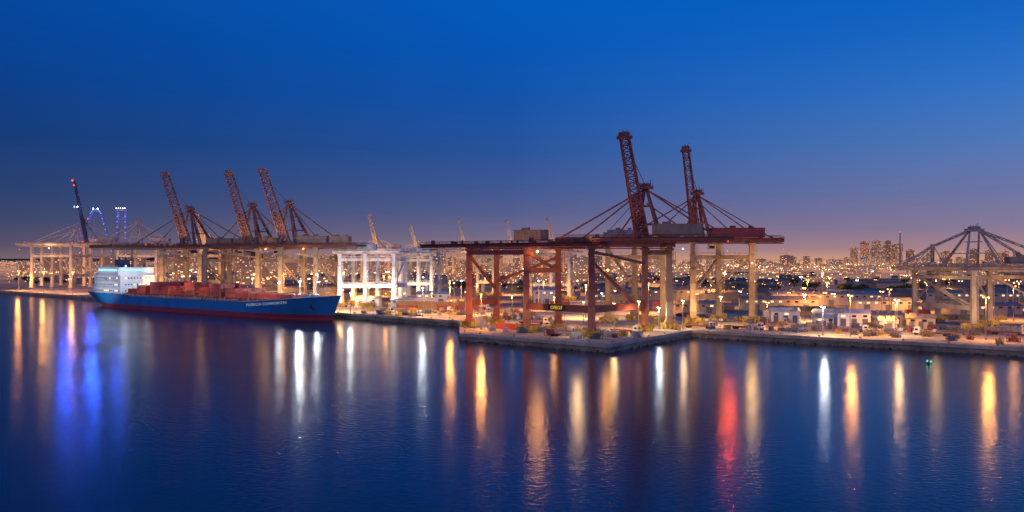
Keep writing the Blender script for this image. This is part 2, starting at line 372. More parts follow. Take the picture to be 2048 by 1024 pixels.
def crane(label, cat, legs, zleg, girders, zg, ties=(), braces=(), boom=None, apex=None, stays=(), houses=(), cl=TAN, cg=MAROON, cb=MAROON, lw=2.8, gw=2.2, ang=-0.6, trucks=True, group=None, floods=(), cabin=None, bw=(5,3.4), cst=None, legcols=None, railing=True, af=1.0, ups=(), lat=False, spread=.06):
    bx = sum(l[0] for l in legs)/len(legs); by = sum(l[1] for l in legs)/len(legs)
    th = thing("gantry_crane", (bx,by,G), label, cat, group)
    for i, (x, y) in enumerate(legs):
        m = MB(); m.beam((x,y,G+2.9), (x,y,zleg), lw*1.05, lw*0.8, lw*0.85)
        m.box((x,y,G+3.4),(lw*1.4,lw*1.4,1.0)); m.box((x,y,zleg-1),(lw*1.25,lw*1.25,1.2))
        m.beam((x+lw*.62,y-lw*.3,G+3),(x+lw*.62,y-lw*.3,zleg-2),0.2); m.beam((x+lw*.9,y-lw*.3,G+3),(x+lw*.9,y-lw*.3,zleg-2),0.2)
        for z in range(int(G)+6, int(zleg)-2, 7): m.box((x,y,z),(lw*1.12,lw*1.12,.3))
        part("leg", m, STEEL, (legcols[i] if legcols else cl), th)
        if trucks:
            m = MB(); truck_mesh(m, x, y, ang); part("wheel_truck", m, STEEL, OCHRE, th)
    for (p, q) in girders:
        m = MB(); P0 = Vector((p[0],p[1],zg)); Q0 = Vector((q[0],q[1],zg)); m.beam(P0, Q0, gw, gw*0.85)
        L = (Q0-P0).length; d = (Q0-P0).normalized(); sd = d.cross(Vector((0,0,1)))
        k = 0
        while k < L:
            c = P0+d*k; m.beam(c-Vector((0,0,gw*.46)), c+Vector((0,0,gw*.46)), gw*1.08, 0.25); k += 5
        if railing:
            off = sd*(gw*.5+.5)
            for sg in (1,-1):
                m.beam(P0+off*sg+Vector((0,0,gw*.3)), Q0+off*sg+Vector((0,0,gw*.3)), 1.0, 0.15)
                m.rail(P0+off*sg*1.4+Vector((0,0,gw*.35)), Q0+off*sg*1.4+Vector((0,0,gw*.35)), 1.2, 5)
            m.beam(P0-Vector((0,0,gw*.75)), Q0-Vector((0,0,gw*.75)), 0.35)
        for _ in range(int(L/7)):
            c = P0+d*R.uniform(2,L-2)+sd*R.uniform(-1,1); hh = R.uniform(.8,2.2); m.box((c.x,c.y,zg+gw*.42+hh/2),(R.uniform(.8,2.4),1.2,hh))
        part("girder", m, STEEL, cg, th)
    if len(girders) > 1:
        g0, g1 = girders[0], girders[1]
        for f in (0.02,.2,.4,.6,.8,.98):
            m = MB(); a = Vector((*g0[0],zg)).lerp(Vector((*g0[1],zg)), f); b = Vector((*g1[0],zg)).lerp(Vector((*g1[1],zg)), f); m.beam(a, b, gw*.5, gw*.6)
            part("cross_beam", m, STEEL, cg, th)
    for (i, j, z) in ties:
        m = MB(); a, b = legs[i], legs[j]; m.beam((*a,z),(*b,z), lw*.7, lw*(1.0 if z < 20 else .75)); m.rail((a[0],a[1]-.5,z+lw*.5),(b[0],b[1]-.5,z+lw*.5),1.1,3)
        part("tie_beam", m, STEEL, (legcols[i] if legcols else cl), th)
    for (i, zi, j, zj) in braces:
        m = MB(); a, b = legs[i], legs[j]; m.beam((*a,zi),(*b,zj), lw*.38)
        part("brace", m, STEEL, (legcols[i] if legcols else cl), th)
    if boom:
        m = MB(); h, t = Vector(boom[0]), Vector(boom[1]); n = 16; m.lattice(h, t, bw[0], bw[1], n, 0.4 if bw[0] > 4 else .3)
        d = (t-h).normalized()
        m.lattice(h, h.lerp(t,.45), bw[0]*.55, bw[0]*.5, 9, 0.5 if bw[0] > 4 else .3)
        part("boom", m, STEEL, cb, th)
        m = MB(); m.box(t+d*0.6, (bw[1]*1.45,bw[1]*1.4,1.4), .4); m.box(t+d*2.2, (bw[1]*.9,bw[1]*1.2,1.6), .4); m.beam(t+d*2,t+d*2+Vector((1.6,0,2.2)),.3); m.beam(t+d*2,t+d*4,.25)
        m.rail(t+Vector((-bw[1]*.7,-1.5,1)), t+Vector((bw[1]*.7,-1.5,1)), 1.4, 1.5)
        part("boom_head", m, STEEL, cb, th)
    if apex:
        m = MB(); a = Vector(apex[0])
        for f in apex[1]: m.beam(f, a+Vector(((f[0]-a[0])*spread,(f[1]-a[1])*.06,0)), lw*.55*af, lw*.5*af, lw*.35*af)
        fs = [Vector(f) for f in apex[1]]
        for i in range(len(fs)):
            for k in (.35,.68): m.beam(fs[i].lerp(a,k), fs[(i+1)%len(fs)].lerp(a,k), lw*.2*af)
        m.box(a+Vector((0,0,.3)), (lw*(2.1+8*(spread-.06)),lw*1.6,1.3), .2); m.box(a+Vector((0,0,1.5)), (lw*(1.1+6*(spread-.06)),lw*1.1,1.0), .2)
        for dx in (-1,-.3,.5,1): m.beam(a+Vector((dx*lw*.8,0,.5)), a+Vector((dx*lw*.8,0,R.uniform(2.6,4))), .28)
        m.rail(a+Vector((-lw,-lw*.7,.8)), a+Vector((lw,-lw*.7,.8)), 1.3, 1.6)
        part("apex_frame", m, STEEL, cst or cb, th)
    for s in stays:
        m = MB()
        if lat and len(s) > 3: m.lattice(s[0], s[1], s[2]*2.2, s[2]*1.8, 12, .2)
        else: m.beam(s[0], s[1], s[2] if len(s) > 2 else 0.55)
        part("stay", m, STEEL, cst or cb, th)
    for (c, sz, a, col) in houses:
        m = MB(); m.box(c, sz, a)
        n = int(sz[0]/1.6); ca, sa = math.cos(a), math.sin(a)
        for k in range(n):
            u = -sz[0]/2+sz[0]*(k+.5)/n; v = -sz[1]/2-.06
            m.box((c[0]+u*ca-v*sa, c[1]+u*sa+v*ca, c[2]), (.35,.2,sz[2]*.9), a)
        m.box((c[0],c[1],c[2]+sz[2]/2+.15), (sz[0]*1.03,sz[1]*1.03,.25), a)
        for _ in range(3): m.box((c[0]+R.uniform(-.35,.35)*sz[0], c[1]+R.uniform(-.3,.3)*sz[1], c[2]+sz[2]/2+.8), (1.8,1.5,1.1), a)
        part("machinery_house", m, STEEL, col, th)
    if cabin:
        m = MB(); x, y, z = cabin; m.box((x,y,z),(3,3.2,2.4)); m.box((x,y,z+1.35),(3.4,3.6,.25)); m.beam((x,y,z+1),(x,y,z+3.5),.6)
        part("cabin", m, CLEAN, (0.6,0.6,0.58), th)
        m = MB(); m.box((x,y-1.64,z-.1),(2.6,.06,1.5)); part("cabin_window", m, DARK, None, th)
    for f in floods: flood(th, *f)
    for u in ups: spot(th, *u)  # mostly added fill spots without fixtures, brightening legs and booms
    return th

Lg = [(-20,414),(-7.5,430),(6.3,386),(21,402),(32.4,361.5),(59,394),(71.3,402)]
c1 = crane("dark red container crane with tall raised boom on the pier", "crane", Lg, 40.4,
  [((-44,436.5),(39,355.5)), ((-22,446),(40,387)), ((18,402),(64,386)), ((20,414),(72,395))], 41.3,
  ties=[(0,1,14.8),(2,4,14.5),(4,5,14.5),(2,3,30),(0,2,38),(5,6,38)],
  braces=[(0,37,1,20),(4,34,5,11),(3,36,1,24),(2,38,3,30),(4,38,5,33)],
  boom=((58,395,44),(49.3,388,87.5)), apex=((59.5,396,66.5),[(54,392,42),(66,392,42),(57,408,42),(69,406,42)]),
  stays=[((59,396,66),(20,400,43.5),.75),((59,396,66),(31,406,43.5),.6),((59,395,62),(46,398,43.5),.7),((60,396,66),(90,392,45),.7),((60,396,66),(97,396,45),.5),((60,396,60),(80,392,45),.6),((49.5,388,86),(59.5,396,68),.22),((60,396,66.5),(40,400,43.5),.3)],
  houses=[((73.5,394,47.8),(22,8,5),-.2,(0.24,0.18,0.15)),((9,418,46),(15,7,4.8),-.6,(0.2,0.15,0.13)),((47,408,45.4),(9,6,3.2),-.3,(0.2,0.2,0.28))],
  cl=REDBR, cg=(0.17,0.04,0.04), cb=(0.22,0.055,0.05), lw=2.9, gw=2.1, ang=-.7,
  legcols=[REDBR,REDBR,(0.19,0.048,0.035),REDBR,(0.24,0.06,0.042),(0.27,0.11,0.07),(0.38,0.26,0.16)],
  floods=[((-5,399.5,38.6),'orange',4500),((-9,405,38.6),'warm',3500),((11,383,38.2),'orange',5500),((27,366,26),'warm',4500,.5),((43,398,30),'orange',4500)], cabin=(36,402,37.5), bw=(5.2,3.6),
  ups=[((30,352,44),(.55,.9,.25),'warm',5000,70),((52,378,44.5),(.1,.5,.8),'warm',3500,60),((5,372,12),(.2,1,.1),'warm',6500,100),((50,366,12),(.2,1,.1),'warm',9000,100),((24,346,9),(.2,1,.25),'neutral',4500,90),((-12,388,12),(.05,1,.1),'warm',7000,100)])
for (p,q) in (((20,402.5),(94,386)),((26,412.5),(99,395))):
    m = MB(); P0, Q0 = Vector((*p,44)), Vector((*q,44)); m.beam(P0,Q0,1.9,1.8); m.rail(P0+Vector((0,-1.3,.8)),Q0+Vector((0,-1.3,.8)),1.2,4); m.beam(P0+Vector((0,-1.3,.7)),Q0+Vector((0,-1.3,.7)),.9,.15); m.beam(P0-Vector((0,0,1.4)),Q0-Vector((0,0,1.4)),.35)
    for k in range(16): c = P0.lerp(Q0,(k+.5)/16); m.beam(c-Vector((0,0,.95)),c+Vector((0,0,.95)),2.1,.25)
    part("girder", m, STEEL, (0.18,0.05,0.045), c1)
sd = Vector((26.1,-24.5,0)).normalized(); nn = Vector((sd.y, -sd.x, 0)); nn = nn if nn.y < 0 else -nn
cs = Vector((19.6,373.5,14.5))+nn*1.3
m = MB(); m.beam(cs-sd*4.6, cs+sd*4.6, .12, 1.9); part("sign_board", m, DARK, None, c1)
def text(th, s, size, loc, xdir, mat, color=None):
    cu = bpy.data.curves.new("t", 'FONT'); cu.body = s; cu.size = size; cu.extrude = 0.03; cu.align_x = 'CENTER'; cu.align_y = 'CENTER'; cu.resolution_u = 2
    o = bpy.data.objects.new("t", cu); COL.objects.link(o); dg = bpy.context.evaluated_depsgraph_get(); me = bpy.data.meshes.new_from_object(o.evaluated_get(dg))
    bpy.data.objects.remove(o)
    ob = put("lettering", me, mat, color, th); X = Vector(xdir).normalized(); Z = Vector((0,0,1)); Nn = X.cross(Z).normalized()
    M = Matrix(((X.x,Z.x,Nn.x,0),(X.y,Z.y,Nn.y,0),(X.z,Z.z,Nn.z,0),(0,0,0,1)))
    M.translation = Vector(loc)-th.location; ob.matrix_basis = M
    return ob
YEL = emis("lit_yellow_lettering", (1,.6,.05), .9, False)
text(c1, "OFEO7", 2.1, cs+nn*.12, sd, YEL)

c2 = crane("brown container crane with raised boom and red machinery house", "crane",
  [(48,444),(89,437),(121,448),(64,464),(108,464),(75,442)], 43.6, [((38,442),(133,437)),((42,466),(141,460))], 44.6,
  ties=[(0,3,15),(1,4,36),(1,4,16),(4,2,36),(0,5,36)], braces=[(1,36,4,18),(5,36,0,18),(1,18,4,36),(2,36,4,22),(0,40,3,20)],
  boom=((92,444,46),(86.3,440,88)), apex=((93,445,67.5),[(88,438,45),(98,438,45),(90,463,45),(100,462,45)]),
  stays=[((93,445,67),(58,441,46.5),.6),((93,445,67),(70,441,46.5),.5),((93,445,67),(120,438,46.5),.6),((93,445,67),(128,440,46),.45),((93,445,64),(110,438,46.5),.5),((86,440,86),(93,445,69),.2)],
  houses=[((112,442,48),(26,8,4.4),-.03,(0.28,0.04,0.045)),((57,450,47.5),(13,7,4),0,(0.2,0.19,0.26))],
  cl=(0.40,0.29,0.17), cg=(0.18,0.05,0.045), cb=(0.22,0.065,0.06), lw=2.7, gw=2.1, ang=0, bw=(3.7,2.8),
  floods=[((106,435.5,43.6),'red',0,.7),((118,436,33),'warm',5000,.6),((84,436,40),'warm',600,.5)], cabin=(100,445,41),
  ups=[((88,425,14),(0,1,.3),'warm',13000,110),((112,425,14),(0,1,.3),'warm',13000,110),((66,420,14),(0,1,.3),'warm',11000,110),((93,425,47),(0,.7,.7),'warm',3500,75),((106,434,43.4),(-.1,-1,-.35),'red',9000,120)])

def shore_crane(cx, cy, s0, s1, tipdx, ztip, houses, legsx, label, power=1300):
    z = 44; a = -0.08
    f = lambda u, v: (cx+u*math.cos(a)-v*math.sin(a), cy+u*math.sin(a)+v*math.cos(a))
    legs = [f(legsx[0],0), f(legsx[1],0), f(legsx[0]+7,26), f(legsx[1]+7,26)]
    hs = [((*f(h[0],4), z+3.6+h[3]), (h[1],8,h[2]), a, h[4]) for h in houses]
    ap = (*f(2.5,4), 72)
    return crane(label, "crane", legs, z-1, [(f(s0,0),f(s1,0)),(f(s0+5,26),f(s1+5,26))], z,
      ties=[(0,2,14),(1,3,14),(0,2,34),(1,3,34)], braces=[(0,34,2,16),(1,34,3,16),(0,41,1,36)],
      boom=((*f(0,4),z+2),(*f(tipdx,0),ztip)), apex=(ap,[(*f(-3,0),z+1),(*f(8,0),z+1),(*f(2,24),z+1),(*f(12,24),z+1)]),
      stays=[(ap,(*f(s0*.55,1),z+1.5),.6),(ap,(*f(s0*.3,1),z+1.5),.5),(ap,(*f(s1*.8,1),z+1.5),.6),(ap,(*f(s1*.5,1),z+1.5),.45),((*f(tipdx,0),ztip-2),ap,.28)],
      houses=hs, cl=(0.38,0.28,0.18), cg=(0.18,0.075,0.06), cb=(0.38,0.18,0.145), cst=(0.2,0.09,0.08), lw=3.2, gw=2.3, ang=.8, bw=(5.6,4.4), group="container cranes along the ship's berth",
      floods=[((*f(14,-1.5),z-2.2),'warm',power,.6)], cabin=(*f(-9,12),z-4),
      ups=[((*f(0,-14),z+2),(-.12,.7,.9),'warm',11000,75),((*f(legsx[1]-4,-20),16),(0,1,.1),'warm',28000,110),((*f(legsx[0]+4,-20),16),(0,1,.1),'warm',28000,110)])
T1 = (0.36,0.25,0.15)
shore_crane(-242,655, -72,64, -14.5,96.5, [(26,19,5,0,T1),(45,15,4.6,0,(0.40,0.28,0.17))], (-17,12), "brown container crane with raised lattice boom, girder reaching past the stern")
shore_crane(-184,615, -40,42, -12.5,93.5, [(16,10,4,0,T1)], (-30,8), "brown container crane with raised lattice boom between two others")
shore_crane(-152,590, -44,50, -14,92.5, [(19,20,5,0,(0.34,0.23,0.16)),(38,12,4.4,0,T1)], (-2,22), "brown container crane with raised lattice boom beside the ship's bow")

def portal(xs, y0, y1, ztop, zm, label, col=(0.72,0.71,0.70), house=True, pw=26000, lw=2.5, lc='neutral'):
    legs = [(x,y0) for x in xs]+[(x+4,y1) for x in xs]; n = len(xs)
    ties = [(i,i+1,z) for i in range(n-1) for z in zm]+[(i+n,i+n+1,z) for i in range(n-1) for z in zm]+[(i,i+n,z) for i in range(n) for z in zm]
    br = [(i,zm[0],i+n,zm[-1]) for i in range(n)]
    return crane(label, "crane", legs, ztop, [((xs[0]-4,y0),(xs[-1]+4,y0)),((xs[0],y1),(xs[-1]+8,y1))], ztop+.8, ties=ties, braces=br,
      houses=[((xs[0]+16,(y0+y1)/2,ztop+4),(13,7,4),0,(0.5,0.52,0.58)),((xs[0]+8,y0+3,ztop+2.8),(7,5,2),0,(0.6,0.6,0.62))] if house else (), cl=col, cg=col, lw=lw, gw=1.6, group="white portal gantries on the quay",
      ups=[((xs[0]+4,y0-16,12),(.1,1,.4),lc,pw,120),((xs[-1],y0-16,12),(0,1,.4),lc,pw,120)])
pg = portal([-115,-98,-79], 592, 620, 39, [17,34.5], "white steel portal gantry standing on the quay past the bow")
flood(pg, (-84,590,12), 'orange', 2000, .5)
portal([-86,-72,-62], 680, 705, 38, [16,34], "pale steel portal gantry standing behind another one", (0.55,0.5,0.45), True, 22000, 2.3)
portal([14,30,44], 690, 712, 37, [15,32], "pale steel portal gantry behind the pier cranes", (0.5,0.44,0.37), False, 16000, 2.0, 'warm')
portal([-30,-16], 760, 780, 36, [15,31], "pale steel portal gantry behind the pier cranes", (0.45,0.38,0.3), False, 16000, 2.0, 'warm')

crane("pale grey low gantry crane with cable stayed apex", "crane", [(196,432),(207,398),(226,420),(216,450),(250,415)], 30.2,
  [((182,424),(262,410)),((196,450),(276,432)),((186,410),(262,398))], 31.0,
  ties=[(0,1,26.5),(1,2,26.5),(0,3,26.5),(2,3,14),(0,1,13),(2,4,26.5)], braces=[(0,28,1,12),(3,28,2,12),(1,28,2,14),(0,14,3,27),(2,28,4,13),(1,14,0,27)],
  apex=((221,424,48.5),[(213,416,32),(229,416,32),(214,440,32),(230,438,32)]), af=1.0, spread=.3, lat=True,
  stays=[((218.5,424,48.5),(201,424,41),.4,1),((201,424,41),(187,424,32.5),.4,1),((201,424,42),(201,424,32),.5,1),((201,424,42),(207,424,32),.35),((224,424,48.5),(244,420,35),.4,1),((224,424,48.5),(262,416,32.5),.4,1),((218,424,48),(188,436,32),.3),((201,424,42),(192,424,32),.35),((225,424,47),(236,424,32),.35)],
  houses=[((243,420,34.2),(16,7,3.4),-.15,(0.24,0.2,0.18)),((204,424,27.7),(9,5,3),0,(0.34,0.28,0.23))], cl=(0.42,0.35,0.27), cg=(0.34,0.28,0.23), cb=(0.32,0.28,0.26), lw=2.1, gw=1.5, ang=-.5,
  floods=[((196,410,25),'warm',1500,.5),((232,410,24),'orange',1800,.5)], cabin=(212,412,27.5),
  ups=[((200,384,12),(.05,1,.35),'warm',12000,120),((225,380,12),(0,1,.35),'warm',12000,120)])

def far_crane(cx, cy, s0, s1, label, boom=None, zt=49, col=(0.5,0.43,0.37), lx=(-20,16), ap=74, grp="distant container cranes", bw=(3.4,2.2)):
    legs = [(cx+lx[0],cy),(cx+lx[1],cy),(cx+lx[0]+8,cy+25),(cx+lx[1]+8,cy+25)]
    return crane(label, "crane", legs, zt, [((cx+s0,cy),(cx+s1,cy)),((cx+s0+5,cy+25),(cx+s1+5,cy+25))], zt+1,
      ties=[(0,2,18),(1,3,18),(0,1,38),(0,2,38),(1,3,38)], braces=[(0,38,2,18),(1,38,3,18)], boom=boom, bw=bw, apex=((cx,cy+6,ap),[(cx-8,cy,zt+1),(cx+8,cy,zt+1),(cx-6,cy+24,zt+1),(cx+10,cy+24,zt+1)]),
      stays=[((cx,cy+6,ap),(cx+s0*.8,cy,zt+2),.6),((cx,cy+6,ap),(cx+s0*.4,cy,zt+2),.5),((cx,cy+6,ap),(cx+s1*.8,cy,zt+2),.6),((cx,cy+6,ap),(cx+s1*.4,cy,zt+2),.5)],
      houses=[((cx+s1*.5,cy+5,zt+5),(18,8,5),0,(0.45,0.38,0.33))], cl=col, cg=col, cb=(0.05,0.07,0.16), cst=(0.4,0.37,0.37), lw=2.8, gw=2.1, trucks=False, group=grp,
      ups=[((cx+lx[0],cy-35,14),(0.2,1,.25),'warm',50000,120),((cx+lx[1],cy-35,14),(0,1,.25),'orange',50000,120)])
fc = far_crane(-440,905, -66,50, "pale container crane with dark raised boom carrying red lights", boom=((-434,905,52),(-446,905,112)), lx=(-50,-10), bw=(2.8,1.6))
flood(fc, (-447,902,115), 'red', 0, 1.3); flood(fc, (-445.5,902,110), 'red', 0, 1.0); flood(fc, (-444,900,88), 'blue', 0, 1.5); flood(fc, (-441,900,88), 'white', 0, .9); flood(fc, (-470,900,46), 'warm', 5000, .9)
spot(fc, (-452,899,88), (.1,-1,-.3), 'blue', 55000, 120, 1)
far_crane(-395,930, -50,50, "pale container crane lit from below", lx=(-18,22))
far_crane(-475,960, -60,50, "pale container crane with low apex", lx=(-34,12), ap=66)

def dots(th, pts, col, r): 
    m = MB()
    for p in pts: bulb(m, p, r)
    part("light_string", m, E[col], None, th)
BS = (0.30,0.30,0.42)
t = thing("lattice_tower", (-431,980,G), "tall steel lattice tower strung with blue lights", "tower")
m = MB()
for dx in (-5,5.5): m.lattice((-431+dx,980,G),(-431+dx*.8,980,88),2.2,1.6,20,.22)
for z in range(12,90,13): m.beam((-436,980,z),(-425.5,980,z+6.5),.25); m.beam((-436,980,z+6.5),(-425.5,980,z),.25)
m.box((-431,980,89),(12,3,.7)); part("tower_frame", m, STEEL, BS, t)
dots(t, [(-431+dx*(1-.2*z/88),977.5,z) for dx in (-5,5.5) for z in range(40,88,6)], 'blue', .5); dots(t, [(-436+i*2.4,977,91) for i in range(5)], 'white', .45); spot(t, (-431,970,92), (.1,-1,-.3), 'blue', 20000, 120, 1.5); point(t,(-431,970,84),'blue',6000,1)
t = thing("lattice_crane_frame", (-470,990,G), "slim steel lattice crane frame with rounded top and blue red lights", "crane")
m = MB(); arc = []; c0 = Vector((-464,990,84))
for k in range(11):
    a = math.radians(0+k*18); arc.append(Vector((c0.x+6*math.cos(a), 990, 84+6*math.sin(a))))
inn = [c0.lerp(a,.72) for a in arc]
for a, b in zip(arc, arc[1:]): m.beam(a, b, .3)
for a, b in zip(inn, inn[1:]): m.beam(a, b, .25)
for a, b in zip(arc, inn): m.beam(a, b, .2)
m.lattice((-490,990,G),(-470,990,84),2.2,1.3,20,.22); m.lattice((-434,990,G),(-458,990,84),2.2,1.3,20,.22); m.beam((-470,990,G),(-466,990,82),.4)
for z in (46,66): m.beam((-481+(z-46)*.25,990,z),(-446-(z-46)*.28,990,z),.3)
part("arch_frame", m, STEEL, BS, t)
dots(t, [a+Vector((0,-1.5,0)) for a in arc[1:10:1]], 'blue', .5); dots(t, [(-481+i*1.5,987,42+i*6.3) for i in range(7)], 'red', .6); dots(t, [(-456+i*1.7,987,80-i*6) for i in range(7)], 'blue', .5); dots(t,[(-466,987,91),(-461,987,91)],'white',.8)
spot(t, (-466,984,90), (.1,-1,-.3), 'blue', 80000, 120, 1); point(t,(-465,980,84),'blue',7000,1)

for (px, d, zt, col, lb) in ((-180,1180,92,(0.5,0.38,0.28),"distant tan crane with raised boom"),(-150,1400,84,(0.5,0.42,0.3),"distant tan crane with short raised boom"),(-80,1500,100,(0.45,0.36,0.28),"distant crane with thin raised boom"),(0,1500,97,(0.45,0.36,0.28),"distant crane with thin raised boom"),(68,1450,98,(0.5,0.3,0.2),"distant reddish crane with raised boom"),(-345,1000,84,(0.45,0.32,0.24),"distant brown crane with raised boom")):
    fc = far_crane(px, d, -45,45, lb, boom=((px,d,52),(px-9,d-2,zt)), zt=46, col=col, ap=62, grp="small cranes far along the port", bw=(4.6,3.6)); flood(fc, (px+6,d-3,44), 'warm', 5000, .8)
    spot(fc, (px,d-40,44), (0,.8,.6), 'warm', 90000, 80)  # added spot without a fixture, brightens the boom
    for o in fc.children:
        if o.name.startswith('boom'): o.color = (*col,1)

# ------------------------------------------------------------------ ship
SX, SY = -312, 676
A = math.atan2(-166,206); SL = 276.5
ship = thing("cargo_ship", (SX,SY,0), "long blue cargo ship with white superstructure moored at the quay", "ship", rot=A)
def sp(name, mb, mat, col, **k): return put(name, mb.mesh(name), mat, col, ship, **k)
def zd(f):
    if f < .2: return 10.3
    if f < .26: return 10.3-1.3*(f-.2)/.06
    if f < .72: return 9.0
    return 9.0+5.4*((f-.72)/.28)**1.2
def hbd(f):
    if f < .08: return 11+4*(f/.08)
    if f < .82: return 15
    k = (f-.82)/.18; return 15*(1-k**2.8)
def hbw(f):
    if f < .16: return 4+11*math.sin(f/.16*math.pi/2)
    if f < .74: return 15
    k = (f-.74)/.26; return 15*(1-k**1.9)
def hp(f, z, side):
    d = zd(f); wgt = max(0, min(1, (z-1)/(d-1)))**0.9
    xs = 7*(1-min(1,max(0,z/9))); xb = SL-8+8*max(0,z/14.4)
    return (xs+(xb-xs)*f, side*(hbw(f)*(1-wgt)+hbd(f)*wgt), z)
FS = [i/80 for i in range(81)]
def strip(levels):
    mb = MB()
    for side in (-1, 1):
        base = len(mb.v); n = len(levels)
        for f in FS:
            for lv in levels: mb.v.append(hp(f, lv(f), side))
        for i in range(len(FS)-1):
            for j in range(n-1):
                a = base+i*n+j; q = (a, a+n, a+n+1, a+1); mb.f.append(q if side < 0 else q[::-1])
    n = len(levels)
    for j in range(n-1):
        k = len(mb.v); mb.v += [hp(0,levels[j](0),-1),hp(0,levels[j+1](0),-1),hp(0,levels[j+1](0),1),hp(0,levels[j](0),1)]; mb.f.append((k,k+1,k+2,k+3))
    return mb
hb = strip([lambda f:3.0+.0*f]+[(lambda q:(lambda f: 3.0+(zd(f)-3.0)*q))(q) for q in (.2,.4,.6,.8,1)])
o = sp("hull", hb, HULLP, (0.02,0.20,0.48))
for p in o.data.polygons: p.use_smooth = True
sp("boot_topping", strip([lambda f:-1.5, lambda f:.8, lambda f:2.97]), HULLP, (0.30,0.04,0.06), label="dark red lower hull band at the waterline")
dm = MB()
for i in range(len(FS)-1):
    a, b = FS[i], FS[i+1]; k = len(dm.v)
    for f, s in ((a,-1),(b,-1),(b,1),(a,1)):
        x, y, z = hp(f, zd(f), s); dm.v.append((x, y*.985, z-(1.0 if f > .72 else .25)))
    dm.f.append((k,k+1,k+2,k+3))
sp("deck", dm, STEEL, (0.25,0.08,0.06))
rl_ = MB()
for s in (-1,1):
    for i in range(0, 58):
        a, b = hp(FS[i],zd(FS[i]),s), hp(FS[i+1],zd(FS[i+1]),s)
        rl_.beam((a[0],a[1]*.98,a[2]),(a[0],a[1]*.98,a[2]+1.2),.14); rl_.beam((a[0],a[1]*.98,a[2]+1.2),(b[0],b[1]*.98,b[2]+1.2),.14); rl_.beam((a[0],a[1]*.98,a[2]+.6),(b[0],b[1]*.98,b[2]+.6),.1)
    for i in range(58,80):
        a, b = hp(FS[i],zd(FS[i]),s), hp(FS[i+1],zd(FS[i+1]),s); rl_.beam(a,b,.35,.25)
sp("railing", rl_, CLEAN, (0.75,0.75,0.75))
su = MB(); WHITE = (0.85,0.85,0.85)
su.box((33,0,16.6),(38,26,12.8)); su.box((35,0,25.9),(30,27,5.6)); su.box((9.5,0,12.8),(9,20,5)); su.box((10,-4,16.6),(4,5,2.6)); su.box((18,0,24.4),(4,16,2.8))
for z, L, W_, cx in ((14.1,39.5,27.2,33),(18.6,39.5,27.2,33),(23.05,41,28.5,33),(28.8,32,29.5,35),(15.4,10,21,9.5)): su.box((cx,0,z),(L,W_,.3))
sp("superstructure", su, CLEAN, WHITE)
sr = MB()
for z, x0, x1, y in ((14.2,14,53,13.6),(18.7,14,53,13.6),(23.2,13,53,14.1),(29,20,51,14.6),(15.5,5,14,10.4)):
    for s in (-1,1): sr.rail((x0,s*y,z),(x1,s*y,z),1.1,3)
for s in (-1,1):
    sr.beam((15,s*13.9,14.2),(19,s*13.9,18.6),.5,.2); sr.beam((19,s*13.9,18.8),(15,s*13.9,23.1),.5,.2)
    sr.cyl((26,s*13.6,20.3),(33,s*13.6,20.3),.9,8)
sp("deck_railing", sr, CLEAN, (0.7,0.7,0.7))
LIT = emis("lit_bridge_glass", (0.35,0.75,1.0), 1.4, False)
WGL, wt, wb = newmat("dark_glass"); wb.inputs['Base Color'].default_value = (0.02,0.03,0.05,1); wb.inputs['Roughness'].default_value = 0.12
CAB = emis("lit_cabin_glass",(1,.8,.5),2.0,False)
def winmesh(dx,dy,dz,mat):
    m = MB(); m.box((0,0,0),(dx,dy,dz)); me = m.mesh("window"); me.materials.append(mat); return me
w1 = winmesh(.1,1.7,1.6,LIT); w2_ = winmesh(1.8,.1,1.6,LIT)
for k in range(11): put("bridge_window", w1, None, None, ship, (50.06,-11+k*2.18,27))
for k in range(11): put("bridge_window", w2_, None, None, ship, (22.5+k*2.5,-13.56,27))
wd, wl_ = winmesh(.95,.1,.9,WGL), winmesh(.95,.1,.9,CAB)
wfd, wfl = winmesh(.1,1,.9,WGL), winmesh(.1,1,.9,CAB)
for z in (12.2,16.6,21.2):
    for k in range(14): put("cabin_window", wl_ if R.random()<.25 else wd, None, None, ship, (16.2+k*2.6, -13.06, z))
    for k in range(9): put("cabin_window", wfl if R.random()<.25 else wfd, None, None, ship, (52.06,-9+k*2.2,z))
fu = MB(); fu.box((30,0,31.5),(7,8,5)); fu.box((30,0,34.2),(7.6,8.6,.6)); fu.cyl((29,-2,34.5),(29,-2,36.5),.8); fu.cyl((31,2,34.5),(31,2,36.5),.8)
sp("funnel", fu, CLEAN, (0.05,0.07,0.13))
ma = MB(); ma.beam((44,0,29),(44,0,42),.9,.9,.5); ma.beam((44,-4,35.5),(44,4,35.5),.4); ma.beam((44,-3,38.5),(44,3,38.5),.3); ma.box((45,0,37),(1,4,.5)); ma.beam((40,-3,29),(44,0,37),.3); ma.beam((40,3,29),(44,0,37),.3); ma.cyl((48,7,29),(48,7,32),1.1,10,.6); ma.cyl((48,-7,29),(48,-7,31.5),1.1,10,.6)
ma.box((44,0,34),(1.6,2.4,1.2))
sp("mast", ma, CLEAN, (0.06,0.07,0.09), label="dark radar mast above the bridge")
fm = MB(); fm.beam((256,0,13),(256,0,26),.8,.8,.4); fm.beam((256,-2.5,22),(256,2.5,22),.3); fm.beam((253,0,13),(256,0,22),.3); fm.box((250,0,13.2),(5,8,1.8)); fm.cyl((245,-3,12.6),(245,3,12.6),1.2); fm.cyl((239,4,12),(239,4,14),.8); fm.cyl((239,-4,12),(239,-4,14),.8)
sp("foremast", fm, CLEAN, (0.5,0.5,0.5))
an = MB(); x, y, z = hp(.95, 8.6, -1); an.beam((x,y-.25,z+1.2),(x-.3,y-.5,z-1.6),.45); an.beam((x-1.4,y-.6,z-1.2),(x+1.2,y-.5,z-1.6),.5)
